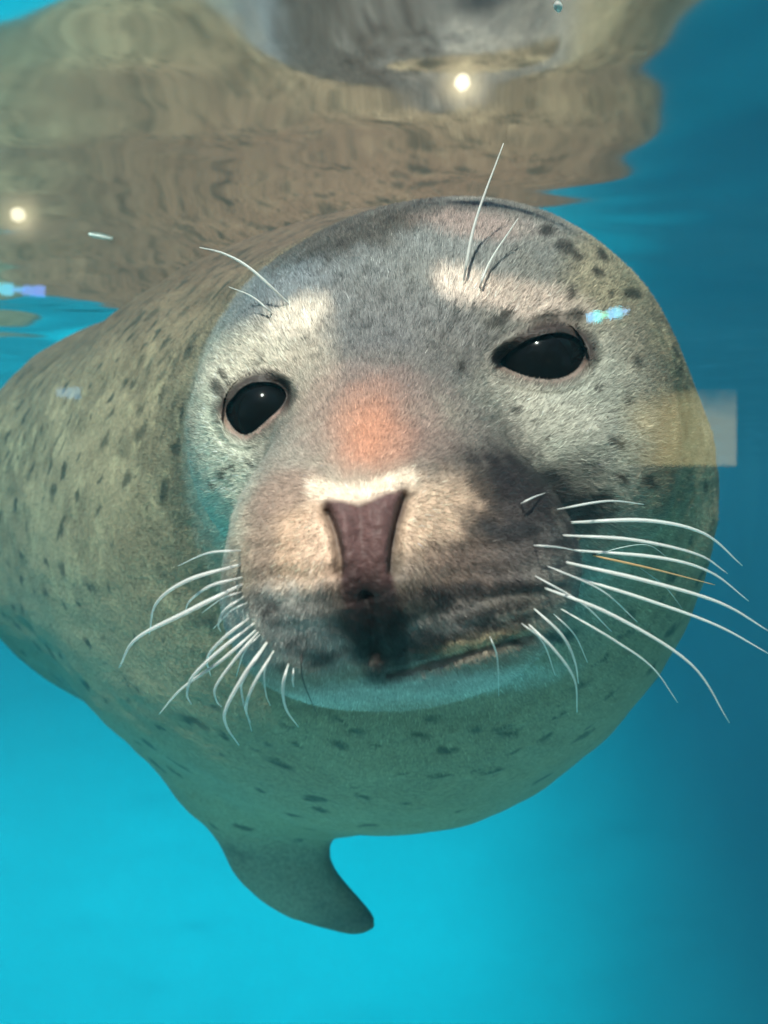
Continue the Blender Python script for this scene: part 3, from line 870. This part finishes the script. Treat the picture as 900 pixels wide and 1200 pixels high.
mr = n.new('ShaderNodeMapRange'); mr.interpolation_type = 'SMOOTHSTEP'
mr.inputs['From Min'].default_value = .08; mr.inputs['From Max'].default_value = .28; mr.inputs['To Min'].default_value = .15; mr.inputs['To Max'].default_value = 3.4
mz = n.new('ShaderNodeMath'); mz.operation = 'MULTIPLY_ADD'; mz.inputs[1].default_value = -.16; l.new(tx.outputs['Fac'], mz.inputs[0]); mz.inputs[2].default_value = z1 - z0 + .05
zz = n.new('ShaderNodeMath'); zz.operation = 'SUBTRACT'; l.new(mz.outputs[0], zz.inputs[0]); l.new(sx.outputs['Z'], zz.inputs[1])
mq = n.new('ShaderNodeMapRange'); mq.interpolation_type = 'SMOOTHSTEP'; mq.inputs['From Min'].default_value = -.03; mq.inputs['From Max'].default_value = .05; l.new(zz.outputs[0], mq.inputs['Value'])
mo = n.new('ShaderNodeMath'); mo.operation = 'MULTIPLY'; l.new(mr.outputs[0], mo.inputs[0]); l.new(mq.outputs[0], mo.inputs[1])
l.new(ma.outputs[0], mr.inputs['Value']); l.new(mo.outputs[0], b.inputs['Emission Strength'])
box('board_face', (0, .02, 0), (x1 - x0, .035, z1 - z0), m_brd, brd)
box('board_back', (-.01, 0, -.01), (x1 - x0 + .01, .02, z1 - z0 + .01), m_black, brd)

# small coloured strip lights, mirrored as blue-green dashes
def strip_light(pa, pb, cols, s, lab):
    xa, za = mirror(*pa); xb, zb = mirror(*pb); L = math.hypot(xb - xa, zb - za)
    t = bpy.data.objects.new('strip_light', None); col.objects.link(t); t.location = (xa, YW, za)
    t.rotation_euler = (0, -math.atan2(zb - za, xb - xa), 0); tag(t, lab, 'strip light', 'coloured strip lights on the rear wall')
    box('housing', (-.004, 0, -.022), (L + .004, .02, .022), m_black, t)
    k = len(cols)
    for i, c in enumerate(cols):
        h = .012 + .006 * math.sin(2.2 * i)
        o = box('light_segment', (L * i / k + .0005, .02, -h), (L * (i + 1) / k - .0005, .03, h), emis('strip_glow', c, s), t)
C1 = [(.05, .55, 1), (.1, .9, .9), (.15, .9, .6), (.1, .6, 1), (.2, .8, 1), (.2, .5, .9)]
strip_light((686, 375), (734, 366), C1, 14, 'short strip light shining cyan and green, mirrored beside the seal\'s wide open eye')
strip_light((-6, 340), (56, 344), [(.05, .6, .8), (.05, .6, .9), (.1, .45, 1), (.15, .35, 1), (.12, .3, 1)], 12, 'strip light shining deep blue, mirrored at the seal\'s back')
strip_light((70, 461), (97, 462), [(.3, .6, .9), (.25, .6, .9)], 4, 'stubby pale blue strip light, mirrored on the seal\'s spotted flank')

# scraps floating on the water
m_scrap = mat('scrap', (.85, .85, .80), .6)
def scrap(px, py, L, ang, lab):
    d = ZS * F / (600 - py); c = P(px, py, d)
    pts = [c + np.array([math.cos(ang) * t * L, math.sin(ang) * t * L, .002 + .003 * t * t]) for t in np.linspace(-.5, .5, 9)]
    for p_ in pts: p_[2] = ZS + float(ripple(np.array([p_[0]]), np.array([p_[1]]))[0]) - .0004
    o = tube('floating_scrap', pts, [.0006 + .0016 * math.sin(math.pi * (k + .7) / 9.6) for k in range(9)], m_scrap, None)
    tag(o, lab, 'scrap')
scrap(118, 281, .022, .5, 'thin white scrap floating on the water over the seal\'s back')
scrap(654, 6, .006, 1.2, 'tiny white scrap floating on the water near the window')
